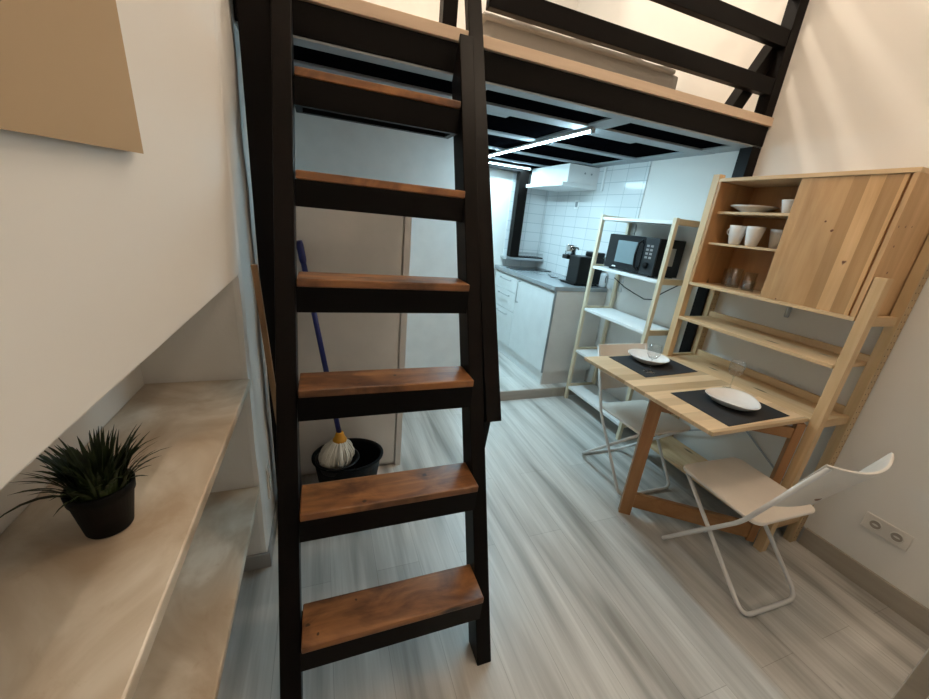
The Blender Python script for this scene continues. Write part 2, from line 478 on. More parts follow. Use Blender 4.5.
# grey framing under the deck
joY = [(1.82, 1.835), (2.035, 2.155), (2.60, 2.68), (3.14, 3.2), (3.62, 3.68)]
part(MB().box(XL, XR-.004, 1.745, 1.818, 2.032, 2.0395), 'beam_soffit', 'grey_joist', loft, label='grey underside strip of the front beam')
for (a, b) in joY[1:]:
    part(MB().box(XL, XR-.004, a, b, 2.034, 2.046), 'joist', 'grey_joist', loft, bevel=.002)
for (x0, x1) in ((1.40, 1.52), (.62, .71), (2.28, 2.405)):
    mb = MB(); ys = [1.822]
    for (a, b) in joY[1:]: ys += [a-.001, b+.001]
    ys += [3.86]
    for i in range(0, len(ys), 2):
        if i//2 < 2 or x0 > 2: mb.box(x0, x1, ys[i], ys[i+1], 2.036, 2.046)
    part(mb, 'cross_joist', 'grey_joist', loft)
for (a, b) in ((.74, .98), (1.53, 1.86)): part(MB().box(a, b, 2.156, 2.205, 2.034, 2.046), 'bracket_board', 'grey_joist', loft)
part(MB().box(XL, XR-.003, 1.822, YB-.01, 2.047, 2.14), 'ceiling_panel', 'black_panel', loft)
part(MB().box(XL, XR-.003, 1.725, YB-.01, 2.143, 2.185), 'deck', 'ply', loft, bevel=.002)
part(MB().box(1.3, XR-.01, 3.86, 3.94, 1.985, 2.033), 'back_beam', 'black_wood', loft, bevel=.002)
part(MB().box(1.955, 2.062, 3.86, 3.94, 1.125, 1.985), 'post', 'black_wood_z', loft, bevel=.002)
part(MB().box(2.335, XR-.001, 1.745, 1.82, 0.0, 2.04), 'post', 'black_wood_z', loft, bevel=.002)
part(MB().box(-.229, -.125, 1.655, 1.724, 0.0, 3.15), 'post', 'black_wood_z', loft, bevel=.002)
part(MB().box(2.345, XR-.001, 1.74, 1.81, 2.186, 3.15), 'post', 'black_wood_z', loft, bevel=.002)
part(MB().box(.475, .535, 1.79, 1.85, 2.186, 3.15), 'post', 'black_wood_z', loft, bevel=.002)
for z in (2.288, 2.507, 2.72, 2.92):
    part(MB().box(.648, 2.344, 1.743, 1.783, z, z+.078), 'guard_rail', 'black_wood', loft, bevel=.003)
part(MB().bar((2.17, 1.825, 2.186), (2.36, 1.825, 2.53), .07, .07, (0, 1, 0)), 'brace', 'black_wood_z', loft, bevel=.002)

# ------------------------------------------------------------------ ladder
lad = thing('loft_ladder', 'black ladder with six brown pine treads leaning on the loft edge', 'ladder', (.2, .8, 0))
SH = .012
def shear(mb):
    for v in mb.bm.verts: v.co.x += SH*v.co.z
    return mb
def stile(x0, x1, ztop=2.14):
    f = lambda z: .775+.405*z
    g = lambda z: .865+.42*z
    return shear(MB().prism([(f(0), 0), (g(0), 0), (g(ztop*.93), ztop*.93), (f(ztop)+.005, ztop)], 'x', x0, x1))
part(stile(-.153, -.094), 'stile', 'black_wood_z', lad, bevel=.003)
part(stile(.480, .535), 'stile', 'black_wood_z', lad, bevel=.003)
fr = lambda z: .727+.455*z
zt = 2.75
part(shear(MB().prism([(fr(.80), .80), (fr(.80)+.04, .80), (fr(zt)+.04, zt), (fr(zt), zt)], 'x', .540, .600)), 'handrail', 'black_wood_z', lad, bevel=.002)
part(shear(MB().prism([(1.12, .62), (1.165, .62), (1.20, .80), (1.10, .80)], 'x', .536, .560)), 'handrail_cleat', 'black_wood_z', lad)
TR = [(.275, .805), (.607, .962), (.937, 1.112), (1.247, 1.253), (1.560, 1.400), (1.873, 1.548)]
for z, y in TR:
    t = part(shear(MB().box(-.088, .479, y, y+.138, z, z+.026)), 'tread', 'tread', lad, bevel=.004)
    part(shear(MB().box(-.092, .479, y+.006, y+.03, z-.082, z-.0005).box(-.092, .479, y+.11, y+.134, z-.082, z-.0005)
               .box(-.092, -.07, y+.03, y+.11, z-.082, z-.0005).box(.457, .479, y+.03, y+.11, z-.082, z-.0005)), 'tread_frame', 'black_wood', t)

# ------------------------------------------------------------------ loft bed
def soft_box(x0, x1, y0, y1, z0, z1, n=26, amp=.008, r=.04, seed=1):
    mb = MB(); bm = mb.bm; rnd = random.Random(seed)
    bmesh.ops.create_cube(bm, size=1)
    bmesh.ops.subdivide_edges(bm, edges=bm.edges[:], cuts=n, use_grid_fill=True)
    for v in bm.verts:
        x = x0+(v.co.x+.5)*(x1-x0); y = y0+(v.co.y+.5)*(y1-y0); z = z0+(v.co.z+.5)*(z1-z0)
        # round the corners
        cx_ = min(max(x, x0+r), x1-r); cy_ = min(max(y, y0+r), y1-r); cz_ = min(max(z, z0+r), z1-r)
        dv = Vector((x-cx_, y-cy_, z-cz_))
        if dv.length > r: dv = dv.normalized()*r
        p = Vector((cx_, cy_, cz_))+dv
        if v.co.z > .3:
            p.z += amp*(math.sin(p.x*17+p.y*9)+.7*math.sin(p.x*31-p.y*14+1))*min(1, (v.co.z-.3)*5)
        if v.co.z > -.45: p.y += amp*.35*math.sin(p.x*14)
        v.co = p
    return mb
bed = thing('mattress', 'grey mattress with crumpled grey sheet lying on the loft deck', 'mattress', (1.5, 2.9, 2.185))
part(soft_box(.86, 2.26, 2.34, 3.95, 2.186, 2.512, r=.02, amp=.002, seed=2), 'mattress_body', 'sheet', bed, smooth=True)
part(soft_box(.83, 2.20, 2.315, 3.97, 2.495, 2.528, amp=.006, r=.016), 'bed_sheet', 'sheet', bed, smooth=True)

# ------------------------------------------------------------------ led lamps
M['led2'] = emit('led_tube_light_dim', (.54, .85, 1.0), 150)
def led(name, p, q, label, mt='led'):
    t = thing(name, label, 'lamp', ((p[0]+q[0])/2, (p[1]+q[1])/2, 2.03), None)
    d = (Vector(q)-Vector(p)).normalized()
    part(MB().bar(Vector(p)+Vector((0, 0, .0080)), Vector(q)+Vector((0, 0, .0080)), .026, .014), 'housing', 'white_paint', t)
    part(MB().bar(Vector(p)-Vector((0, 0, .0008)), Vector(q)-Vector((0, 0, .0008)), .020, .0032), 'light_strip', mt, t, smooth=False)
    part(MB().bar(Vector(p)-d*.012, Vector(p), .024, .024), 'end_cap', 'grey_alu', t)
    part(MB().bar(Vector(q), Vector(q)+d*.012, .024, .024), 'end_cap', 'grey_alu', t)
    return t
led('led_tube_lamp', (1.435, 2.03, 2.015), (1.40, 3.68, 2.015), 'long bright LED tube running away from the front beam under the loft')
led('led_tube_lamp', (1.35, 3.80, 2.015), (2.02, 3.80, 2.015), 'LED tube across the far end of the kitchen by the range hood', 'led2')

# ------------------------------------------------------------------ marble shelves, plant, paper
sh = MB().box(NX+.002, XL+.001, -.6, NY-.001, .857, .885).build('marble_shelf', 'marble', bevel=.004)
tag(sh, 'upper beige marble shelf in the wall niche holding the potted grass', 'shelf')
sh = MB().box(NX+.002, XL-.004, -.6, NY-.001, .392, .42).build('marble_shelf', 'marble', bevel=.004)
tag(sh, 'lower beige marble shelf in the niche under the plant shelf', 'shelf')

px, py, pz = -.388, .738, .886
pl = thing('potted_grass', 'small black pot of dark green artificial grass on the marble shelf', 'plant', (px, py, pz))
part(MB().lathe([(.033, 0), (.035, .003), (.0455, .074), (.048, .075), (.0495, .094), (.046, .096), (.044, .084), (.036, .082)], (px, py, pz), 40), 'pot', 'pot', pl, smooth=True)
def grass():
    mb = MB(); bm = mb.bm; rnd = random.Random(5)
    for i in range(210):
        a = rnd.uniform(0, 2*PI); r0 = .038*math.sqrt(rnd.random())
        L = rnd.uniform(.06, .112); lean = rnd.uniform(.05, .5)+r0*8*rnd.random()
        w = rnd.uniform(.0030, .0055)
        if i % 12 == 0: L *= 1.12; lean += .35
        b = Vector((px+r0*math.cos(a), py+r0*math.sin(a), pz+.082))
        dx = Vector((math.cos(a), math.sin(a), 0)); sd = Vector((-math.sin(a), math.cos(a), 0))
        prev = None; n = 6; p = b.copy(); ang = lean*.25
        for k in range(n+1):
            t = k/n; ww = w*(1-t**2.2)+.0002
            A = bm.verts.new(p-sd*ww); C = bm.verts.new(p+dx*math.cos(ang)*ww*.35-Vector((0, 0, 1))*0+Vector((0, 0, ww*.2))); B = bm.verts.new(p+sd*ww)
            if prev:
                bm.faces.new([prev[0], prev[1], C, A]); bm.faces.new([prev[1], prev[2], B, C])
            prev = (A, C, B)
            ang += lean*.30
            p = p+(dx*math.sin(ang)+Vector((0, 0, math.cos(ang))))*(L/n)
            p.z = max(p.z, pz+.05)
            if p.x < NX+.006: p.x = NX+.006
    return mb
part(grass(), 'foliage', 'grass', pl)

def paper():
    mb = MB(); bm = mb.bm
    A = Vector((XL, .733, 1.540)); U = Vector((0, -1, -.035)).normalized(); V = Vector((0, .01, 1)).normalized()
    n = 16; g = [[None]*(n+1) for _ in range(n+1)]
    back = [[None]*(n+1) for _ in range(n+1)]
    for i in range(n+1):
        for j in range(n+1):
            u, v = i/n, j/n
            lift = .003+.010*(1-v)*(1-.5*u)
            p = A+U*(u*.42)+V*(v*.55)
            g[i][j] = bm.verts.new((XL+lift, p.y, p.z)); back[i][j] = bm.verts.new((XL+lift-.0012, p.y, p.z))
    for i in range(n):
        for j in range(n):
            bm.faces.new([g[i][j], g[i+1][j], g[i+1][j+1], g[i][j+1]])
            bm.faces.new([back[i][j], back[i][j+1], back[i+1][j+1], back[i+1][j]])
    for i in range(n):
        for (a, b) in (((i, 0), (i+1, 0)), ((i, n), (i+1, n)), ((0, i), (0, i+1)), ((n, i), (n, i+1))):
            bm.faces.new([g[a[0]][a[1]], g[b[0]][b[1]], back[b[0]][b[1]], back[a[0]][a[1]]])
    return mb
o = paper().build('kraft_paper_sheet', 'kraft')
tag(o, 'brown kraft paper sheet hung on the left wall with a curling corner', 'paper')

# sockets
def socket(name, x, y0, y1, z0, z1, label, vertical=False, sx=-1):
    t = thing(name, label, 'socket', (x, (y0+y1)/2, z0))
    part(MB().box(min(x, x+sx*.009), max(x, x+sx*.009), y0, y1, z0, z1), 'plate', 'socket', t, bevel=.003)
    for k in (.27, .73):
        cy, cz = ((y0+y1)/2, z0+(z1-z0)*k) if vertical else (y0+(y1-y0)*k, (z0+z1)/2)
        e = part(MB().tube([(x+sx*.0105, cy+.0215*math.cos(2*PI*q/24), cz+.0215*math.sin(2*PI*q/24)) for q in range(24)], .0022, 8, closed=True), 'outlet_ring', 'socket', t, smooth=True)
        part(MB().lathe([(.0195, 0), (.0195, .0008)], (x+sx*.0096-(.0008 if sx < 0 else 0), cy, cz), 24, axis='x'), 'outlet_recess', 'socket_dark', e)
        part(MB().lathe([(.0075, 0), (.0075, .0006)], (x+sx*.0106-(.0006 if sx < 0 else 0), cy, cz), 14, axis='x', sx=1.5, sy=.6), 'outlet_core', 'socket', e)
    return t
socket('double_socket', XR, .505, .668, .285, .365, 'white double wall socket low on the right wall behind the near chair')
socket('double_socket', XL, 1.53, 1.61, .24, .39, 'white wall socket plate in shade beside the left ladder foot', True, 1)
t = thing('wall_switch', 'small white switch on the kitchen tiles beneath the hood', 'switch', (XR-.008, 3.42, 1.69))
part(MB().box(XR-.017, XR-.0085, 3.385, 3.455, 1.675, 1.755), 'plate', 'white_paint', t, bevel=.003)
part(MB().box(XR-.020, XR-.0172, 3.40, 3.44, 1.69, 1.74), 'rocker', 'grey_alu', t, bevel=.001)

# ------------------------------------------------------------------ closet behind ladder, mop, bucket, slat
cl = thing('storage_closet', 'white low closet with a tall door behind the ladder', 'closet', (.1, 2.3, 0))
part(MB().box(XL+.002, .428, 1.985, 2.755, 0, 1.505), 'body', 'closet', cl, bevel=.002)
part(MB().box(XL+.004, .384, 1.965, 1.984, .03, 1.50), 'door', 'closet', cl, bevel=.0015)
part(MB().box(.394, .428, 1.962, 1.984, 0, 1.505), 'frame_strip', 'closet', cl, bevel=.002)

bk = thing('mop_bucket', 'black plastic mop bucket with wringer on the floor behind the ladder', 'bucket', (.1, 1.76, 0))
part(MB().lathe([(.11, 0), (.12, .01), (.152, .25), (.162, .252), (.162, .262), (.15, .262), (.145, .25), (.112, .02), (.001, .015)], (.105, 1.77, 0), 44, sx=1.12, sy=.9), 'pail', 'black_matte', bk, smooth=True)
part(MB().lathe([(.085, 0), (.098, .05), (.104, .052), (.104, .058), (.094, .058), (.08, .004)], (.05, 1.735, .215), 36, sx=1.05), 'wringer', 'black', bk, smooth=True)
mp_ = thing('mop', 'blue-handled cotton string mop standing head down in the bucket', 'mop', (.06, 1.74, .25))
hp = Vector((.062, 1.735, .40)); tp = Vector((-.095, 1.945, 1.32))
dd = (tp-hp).normalized()
part(MB().tube([hp, tp], .0125, 14), 'handle', 'mopblue', mp_, smooth=True)
part(MB().tube([tp-dd*.10, tp-dd*.085, tp-dd*.02, tp+dd*.002], [.0135, .016, .0165, .0135], 14), 'grip', 'mopblue', mp_, smooth=True)
hc = (hp.x, hp.y, 0)
part(MB().lathe([(.02, .0), (.032, .002), (.035, .014), (.026, .026), (.021, .044), (.017, .055), (.013, .055)], (hp.x, hp.y, .365), 24), 'mop_socket', 'yellow', mp_, smooth=True)
def strings():
    mb = MB(); rnd = random.Random(9)
    for i in range(110):
        a = 2*PI*i/110+rnd.uniform(-.03, .03); rr = .080*rnd.uniform(.7, 1.08); z1 = .235+rnd.uniform(0, .03)
        pts = []
        for k in range(8):
            t = k/7
            r = .022+(rr-.022)*math.sin(min(1, t*1.5)*PI/2)-max(0, t-.75)*.06
            pts.append((hp.x-.022*t+r*math.cos(a+t*.15), hp.y-.01*t+r*math.sin(a+t*.15), .378-(.378-z1)*t+.004*math.sin(t*8+i)))
        mb.tube(pts, .0044, 6)
    mb.lathe([(.01, .015), (.055, .035), (.066, .09), (.02, .145)], (hp.x-.012, hp.y-.006, .228), 20)
    return mb
so = part(strings(), 'mop_strings', 'yarn', mp_, smooth=True)
o = MB().bar((-.207, 1.41, 1.285), (-.163, 1.63, .004), .020, .010, (0, 1, .2)).build('wooden_slat', 'slat', bevel=.002)
tag(o, 'narrow tan wooden slat leaning between left wall and ladder', 'slat')

# ------------------------------------------------------------------ kitchen
KX = 1.86
kc = thing('kitchen_base_cabinet', 'white kitchen base cabinet with door and drawers under the grey worktop', 'cabinet', (2.13, 3.3, .09))
part(MB().box(KX+.02, XR-.011, 2.735, 3.97, .22, .977), 'body', 'cab_side', kc, bevel=.001)
part(MB().box(KX+.035, XR-.03, 2.75, 3.96, .091, .219), 'plinth', 'cab_side', kc)
part(MB().box(KX+.022, KX+.034, 2.75, 3.96, .091, .219), 'plinth_board', 'cab_white', kc)
part(MB().box(KX+.001, KX+.019, 2.733, 2.741, .215, .977), 'edge_trim', 'grey_alu', kc)
def handle(y0, y1, z0, z1, par):
    mb = MB()
    if abs(z1-z0) > abs(y1-y0):
        mb.tube([(KX-.001, y0, z0), (KX-.024, y0, z0), (KX-.026, y0, z0+.004), (KX-.026, y0, z1-.004), (KX-.024, y0, z1), (KX-.001, y0, z1)], .005, 8)
    else:
        mb.tube([(KX-.001, y0, z0), (KX-.024, y0, z0), (KX-.026, y0+.004, z0), (KX-.026, y1-.004, z0), (KX-.024, y1, z0), (KX-.001, y1, z0)], .005, 8)
    return part(mb, 'handle', 'steel', par, smooth=True)
dr = part(MB().box(KX, KX+.019, 2.743, 3.42, .225, .955), 'door', 'cab_white', kc, bevel=.0015)
handle(3.36, 3.36, .73, .94, dr)
for (a, b) in ((.80, .955), (.60, .795), (.225, .595)):
    d_ = part(MB().box(KX, KX+.019, 3.425, 3.955, a, b), 'drawer', 'cab_white', kc, bevel=.0015)
    handle(3.56, 3.80, b-.045, b-.045, d_)
o = MB().box(KX-.015, XR-.010, 2.728, 3.985, .978, 1.0135).build('worktop', 'counter', bevel=.002)
tag(o, 'grey glossy kitchen worktop on the white base cabinet', 'worktop')
o = MB().box(KX+.06, XR-.03, 3.64, 3.845, 1.0145, 1.021).build('cooktop', 'black_glass', bevel=.002)
tag(o, 'black glass hob set in the far end of the worktop', 'hob')
o = MB().box(1.915, XR-.011, 3.862, YB-.010, 1.095, 1.12).build('window_ledge', 'steel', bevel=.003)
tag(o, 'grey metal ledge behind the hob at the far wall', 'ledge')
tr = thing('serving_tray', 'dark wire tray with low rim on the ledge behind the hob', 'tray', (2.22, 3.95, 1.12))
part(MB().box(2.09, 2.385, 3.872, 4.004, 1.121, 1.135), 'tray_base', 'black', tr, bevel=.002)
part(MB().tube([(2.09, 3.875, 1.17), (2.38, 3.875, 1.17), (2.38, 4.0, 1.17), (2.09, 4.0, 1.17)], .003, 6, closed=True), 'rim_wire', 'steel', tr)
for i in range(9): part(MB().tube([(2.09+i*.036, 3.875, 1.134), (2.09+i*.036, 3.875, 1.17)], .002, 5), 'wire_post', 'steel', tr)

hd = thing('range_hood', 'white boxy range hood on the tiled kitchen wall', 'hood', (2.23, 3.5, 1.84))
part(MB().box(2.075, XR-.009, 3.17, 3.84, 1.875, 2.028), 'housing', 'white_paint', hd, bevel=.003)
part(MB().box(2.03, XR-.009, 3.165, 3.845, 1.842, 1.874), 'visor', 'white_paint', hd, bevel=.002)
for yy in (2.25, 2.32):
    part(MB().lathe([(.008, 0), (.008, .004)], (yy, 3.166, 1.965), 14, axis='y'), 'screw_cap', 'grey_alu', hd)
o = MB().box(XR-.020, XR-.0085, 3.07, 3.095, 1.83, 2.03).build('pipe_duct', 'white_paint', bevel=.002)
tag(o, 'thin white cable duct on the tiles to the right of the hood', 'cable duct')

cm = thing('coffee_machine', 'black capsule coffee machine with chrome top on the worktop', 'coffee machine', (2.2, 2.93, 1.015))
part(MB().box(2.085, 2.33, 2.80, 3.02, 1.015, 1.032), 'drip_tray', 'black', cm, bevel=.004)
part(MB().box(2.10, 2.36, 2.80, 2.965, 1.033, 1.268), 'body', 'black', cm, bevel=.010)
part(MB().box(2.075, 2.20, 2.966, 3.045, 1.225, 1.262), 'brew_head', 'black', cm, bevel=.006)
part(MB().lathe([(.048, 0), (.048, .078), (.044, .086), (.03, .088)], (2.125, 2.995, 1.2625), 26), 'chrome_head', 'chrome', cm, smooth=True)
part(MB().tube([(2.085, 2.94, 1.315), (2.085, 2.93, 1.33), (2.15, 2.93, 1.33), (2.165, 2.94, 1.315)], .006, 8), 'lever', 'black', cm, smooth=True)
part(MB().box(2.24, 2.355, 2.80, 2.93, 1.269, 1.31), 'water_tank', 'black', cm, bevel=.008)
pk = thing('white_package', 'white plastic-wrapped pack on the worktop beside the coffee machine', 'package', (2.37, 2.83, 1.015))
part(MB().lathe([(.03, 0), (.036, .01), (.036, .11), (.028, .125)], (2.3745, 2.79, 1.015), 20, sy=1.2, sx=.75), 'pack_body', 'pack', pk, smooth=True)
part(MB().tube([(2.372, 2.745, 1.06), (2.364, 2.744, 1.09), (2.372, 2.745, 1.12)], .003, 6), 'handle_loop', 'black', pk)
cb = MB().tube([(2.15, 3.03, 1.022), (2.12, 3.10, 1.02), (2.16, 3.16, 1.022), (2.11, 3.22, 1.019), (2.16, 3.30, 1.019), (2.2, 3.42, 1.018)], .004, 6).build('power_cord', 'black', smooth=True)
tag(cb, 'thin cord lying on the worktop behind the coffee machine', 'cord')

# ------------------------------------------------------------------ open kitchen shelf
ks = thing('open_shelving_unit', 'tall pale birch shelving unit with white shelves holding the microwave', 'shelving unit', (2.245, 2.27, 0))
KY0, KY1, KX0, KX1 = 1.905, 2.635, 2.088, 2.395
for (x, y) in ((KX0, KY0), (KX0, KY1-.028), (KX1-.028, KY0), (KX1-.028, KY1-.028)):
    part(MB().box(x, x+.028, y, y+.028, 0, 1.618), 'post', 'birch', ks, bevel=.002)
LV = [.115, .472, .852, 1.208, 1.588]
for z in LV:
    for y in (KY0+.004, KY1-.024):
        part(MB().box(KX0+.0285, KX1-.0285, y, y+.02, z-.012, z+.026), 'rung', 'birch_x', ks, bevel=.002)
    part(MB().box(KX0+.004, KX1-.004, KY0+.030, KY1-.030, z-.010, z+.012), 'shelf_board', 'shelf_white', ks, bevel=.002)

# microwave
mz = 1.2215
mw = thing('microwave_oven', 'black microwave oven with chrome-edged handle on the birch shelving', 'microwave', (2.25, 2.28, mz))
part(MB().box(2.150, 2.375, 2.035, 2.53, mz+.008, mz+.262), 'body', 'black', mw, bevel=.004)
for (a, b) in ((2.16, 2.06), (2.16, 2.47), (2.33, 2.06), (2.33, 2.47)): part(MB().box(a, a+.03, b, b+.03, mz, mz+.0075), 'foot', 'black_matte', mw)
dr = part(MB().box(2.135, 2.149, 2.165, 2.53, mz+.010, mz+.260), 'door', 'black_glass', mw, bevel=.003)
part(MB().box(2.1335, 2.1348, 2.225, 2.425, mz+.062, mz+.222), 'window', plain('microwave_window_mesh', (.20, .26, .28), .2), dr)
part(MB().tube([(2.134, 2.185, mz+.035), (2.108, 2.188, mz+.055), (2.100, 2.188, mz+.135), (2.108, 2.188, mz+.215), (2.134, 2.185, mz+.235)], .009, 10), 'handle', 'black', dr, smooth=True)
part(MB().box(2.1332, 2.1345, 2.40, 2.44, mz+.022, mz+.032), 'badge', 'porcelain', dr)
pn = part(MB().box(2.137, 2.149, 2.037, 2.160, mz+.010, mz+.260), 'control_panel', plain('dark_grey_panel', (.022, .025, .028), .3), mw, bevel=.002)
part(MB().lathe([(.020, 0), (.022, .014), (.018, .016)], (2.1205, 2.105, mz+.075), 24, axis='x'), 'knob', 'black_matte', pn, smooth=True)
mb = MB()
for r in range(4):
    for c in range(2): mb.box(2.1345, 2.1368, 2.078+c*.036, 2.100+c*.036, mz+.122+r*.026, mz+.136+r*.026)
part(mb, 'buttons', 'base_grey', pn)
part(MB().box(2.225, 2.30, 2.0338, 2.0348, mz+.085, mz+.205), 'rating_label', 'paper_label', mw)
cb = MB().tube([(2.33, 2.60, 1.13), (2.36, 2.50, 1.075), (2.375, 2.40, 1.045), (2.38, 2.28, 1.02), (2.38, 2.20, 1.035), (2.37, 2.12, 1.10), (2.36, 2.05, 1.145), (2.37, 1.99, 1.19)], .004, 8).build('power_cord', 'black', smooth=True)
tag(cb, 'black power cord hanging in a loop below the microwave', 'cord')

# ------------------------------------------------------------------ pine storage unit with fold-out table
X0, X1 = 2.105, 2.405
YA, YB_ = .848, 1.752       # near and far outer faces
u = thing('pine_storage_unit', 'pine storage unit with fold-out table standing against the right wall', 'storage unit', (2.25, 1.3, 0))
PW = .044
part(MB().box(X0, X0+PW, YA-.002, YA+.040, 0, 1.428), 'post', 'pine', u, bevel=.002)
part(MB().box(X0, X0+PW, YB_-.042, YB_, 0, 1.858), 'post', 'pine', u, bevel=.002)
part(MB().box(X1-PW-.010, X1, YA, YA+.040, 0, 1.86), 'post', 'holes', u, bevel=.002)
part(MB().box(X1-PW-.010, X1, YB_-.042, YB_, 0, 1.86), 'post', 'holes', u, bevel=.002)
for (ya, yb) in ((YA+.008, YA+.032), (YB_-.034, YB_-.010)):
    for z in (.135, .735, 1.225):
        part(MB().box(X0+PW+.0005, X1-PW-.0105, ya, yb, z, z+.042), 'rung', 'pine_x', u, bevel=.002)
def board(z, x0=X0-.003, x1=X1-.03, y0=YA+.042, y1=YB_-.044, th=.018, m='pine_y', nm='shelf_board', rim=True):
    b_ = part(MB().box(x0, x1, y0, y1, z, z+th), nm, m, u, bevel=.002)
    return b_
board(1.022)
board(.112)
b_ = board(.750, x0=2.112)
part(MB().box(X1-.045, X1-.03, YA+.042, YB_-.044, .769, .81), 'back_rail', 'pine_y', u, bevel=.002)
part(MB().box(X1-.045, X1-.03, YA+.042, YB_-.044, 1.041, 1.075), 'back_rail', 'pine_y', u, bevel=.002)
tt = part(MB().box(1.475, 2.103, .893, 1.748, .750, .770), 'table_top', 'table', u, bevel=.0025)
# gate leg swung out
hx, hy = 2.100, .905; ox, oy = 1.565, 1.300
dv = Vector((hx-ox, hy-oy, 0)).normalized(); nv = Vector((-dv.y, dv.x, 0))
def quadprism(c, a, l, n, w, z0, z1):
    p = [c, c+a*l, c+a*l+n*w, c+n*w]
    return MB().prism([(q.x, q.y) for q in p], 'z', z0, z1)
O = Vector((ox, oy, 0)); Hh = Vector((hx, hy, 0))
g = part(quadprism(O, dv, .062, nv, -.032, 0, .7495), 'gate_leg', 'pine_brown', u, bevel=.002)
Ln = (Hh-O).length
part(quadprism(O+dv*.0625-nv*.004, dv, Ln-.099, nv, -.024, .055, .145), 'gate_rail', 'pine_brown_x', g, bevel=.002)
part(quadprism(O+dv*.0625-nv*.004, dv, Ln-.099, nv, -.024, .66, .715), 'gate_rail', 'pine_brown_x', g, bevel=.002)
part(quadprism(Hh-dv*.036, dv, .036, nv, -.032, .04, .745), 'hinge_post', 'pine_brown', g, bevel=.002)
part(MB().box(1.70, 1.735, 1.15, 1.19, .735, .7495), 'hinge_plate', 'black', tt)
part(MB().bar((X1-.012, 1.70, .70), (X1-.012, .90, .215), .010, .004, (1, 0, 0)), 'brace_strip', 'grey_alu', u)
part(MB().bar((X1-.017, .90, .70), (X1-.017, 1.70, .175), .010, .004, (1, 0, 0)), 'brace_strip', 'grey_alu', u)

# cabinet with sliding doors
cab = thing('sliding_door_cabinet', 'pine cabinet with one sliding door, left half open, in the storage unit', 'cabinet', (2.25, 1.3, 1.24))
CY0, CY1, CZ0, CZ1 = .892, 1.706, 1.240, 1.836
part(MB().box(X0-.002, X1-.02, CY0, CY1, CZ1-.018, CZ1), 'top_panel', 'pine_y', cab, bevel=.0015)
part(MB().box(X0-.002, X1-.02, CY0, CY1, CZ0, CZ0+.016), 'bottom_panel', 'pine_y', cab, bevel=.0015)
part(MB().box(X0-.002, X1-.02, CY0, CY0+.018, CZ0+.0165, CZ1-.0185), 'side_panel', 'pine_side', cab, bevel=.0015)
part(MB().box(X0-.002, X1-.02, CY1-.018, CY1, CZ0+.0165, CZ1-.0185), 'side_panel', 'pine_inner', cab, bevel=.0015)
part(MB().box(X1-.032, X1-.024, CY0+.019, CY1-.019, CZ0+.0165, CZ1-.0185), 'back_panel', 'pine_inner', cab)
for z in (1.482, 1.652):
    part(MB().box(X0+.035, X1-.034, CY0+.019, CY1-.019, z, z+.013), 'inner_shelf', 'pine_y', cab, bevel=.001)
part(MB().box(X0+.006, X0+.016, CY0+.030, 1.292, CZ0+.0168, CZ1-.0188), 'sliding_door', 'pine_door', cab, bevel=.001)
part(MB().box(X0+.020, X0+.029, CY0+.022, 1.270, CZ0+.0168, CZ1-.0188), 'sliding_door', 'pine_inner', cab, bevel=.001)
mb = MB()
part(MB().lathe([(.009, 0), (.0115, .004), (.0115, .088), (.009, .09)], (2.375, 1.285, 1.149), 16), 'shelf_peg', 'grey_alu', cab, smooth=True)
part(MB().lathe([(.009, 0), (.009, .02)], (2.352, .905, 1.2185), 14), 'shelf_peg', 'grey_alu', cab, smooth=True)

# contents
SX = 2.20
def mug(x, y, z, label, hand=True, s=1.0, rot=0, grp=None):
    t = thing('mug', label, 'mug', (x, y, z), grp)
    part(MB().lathe([(.025*s, 0), (.028*s, .002), (.037*s, .05*s), (.042*s, .080*s), (.044*s, .100*s), (.042*s, .101*s), (.039*s, .080*s), (.025*s, .006), (.001, .005)], (x, y, z), 30), 'cup', 'porcelain', t, smooth=True)
    if hand:
        c, sn = math.cos(rot), math.sin(rot); pts = []
        for k in range(9):
            a = -PI/2+PI*k/8
            rr = .037*s+.022*s*math.cos(a)
            pts.append((x+c*rr, y+sn*rr, z+.068*s+.020*s*math.sin(a)))
        part(MB().tube(pts, .0042*s, 8), 'handle', 'porcelain', t, smooth=True)
    return t
zs2 = 1.496
mug(SX, 1.578, zs2, 'pinkish white mug with its handle to the left, middle cabinet shelf', True, 1.0, PI*.5, 'mugs on the middle cabinet shelf')
mug(SX+.0, 1.482, zs2, 'middle one of the three white mugs on the middle cabinet shelf', False, 1.0, 0, 'mugs on the middle cabinet shelf')
mug(SX+.09, 1.415, zs2, 'white mug at the back, partly hidden by the sliding door', False, .95, 0, 'mugs on the middle cabinet shelf')
t = tag(MB().lathe([(.05, 0), (.052, .003), (.098, .028), (.112, .034), (.111, .037), (.095, .031), (.05, .007), (.001, .006)], (2.25, 1.565, 1.666), 40).build('dinner_plate', 'porcelain', smooth=True), 'wide white plate on the top shelf inside the cabinet', 'plate')
t = tag(MB().lathe([(.024, 0), (.03, .003), (.045, .06), (.046, .064), (.043, .06), (.028, .006), (.001, .005)], (2.205, 1.352, 1.666), 30).build('small_bowl', 'porcelain', smooth=True), 'small white cup on the top cabinet shelf next to the door edge', 'cup')
def tumbler(x, y, r, h, label):
    o = MB().lathe([(r*.88, 0), (r*.9, .001), (r, h), (r-.002, h), (r*.86, .010), (.001, .009)], (x, y, CZ0+.0165), 28).build('drinking_glass', 'glass', smooth=True)
    return tag(o, label, 'glass', 'drinking glasses on the cabinet floor')
tumbler(2.19, 1.505, .036, .115, 'tall ribbed drinking glass on the cabinet floor, front')
tumbler(2.275, 1.595, .035, .10, 'drinking glass deepest in the cabinet near its left side')
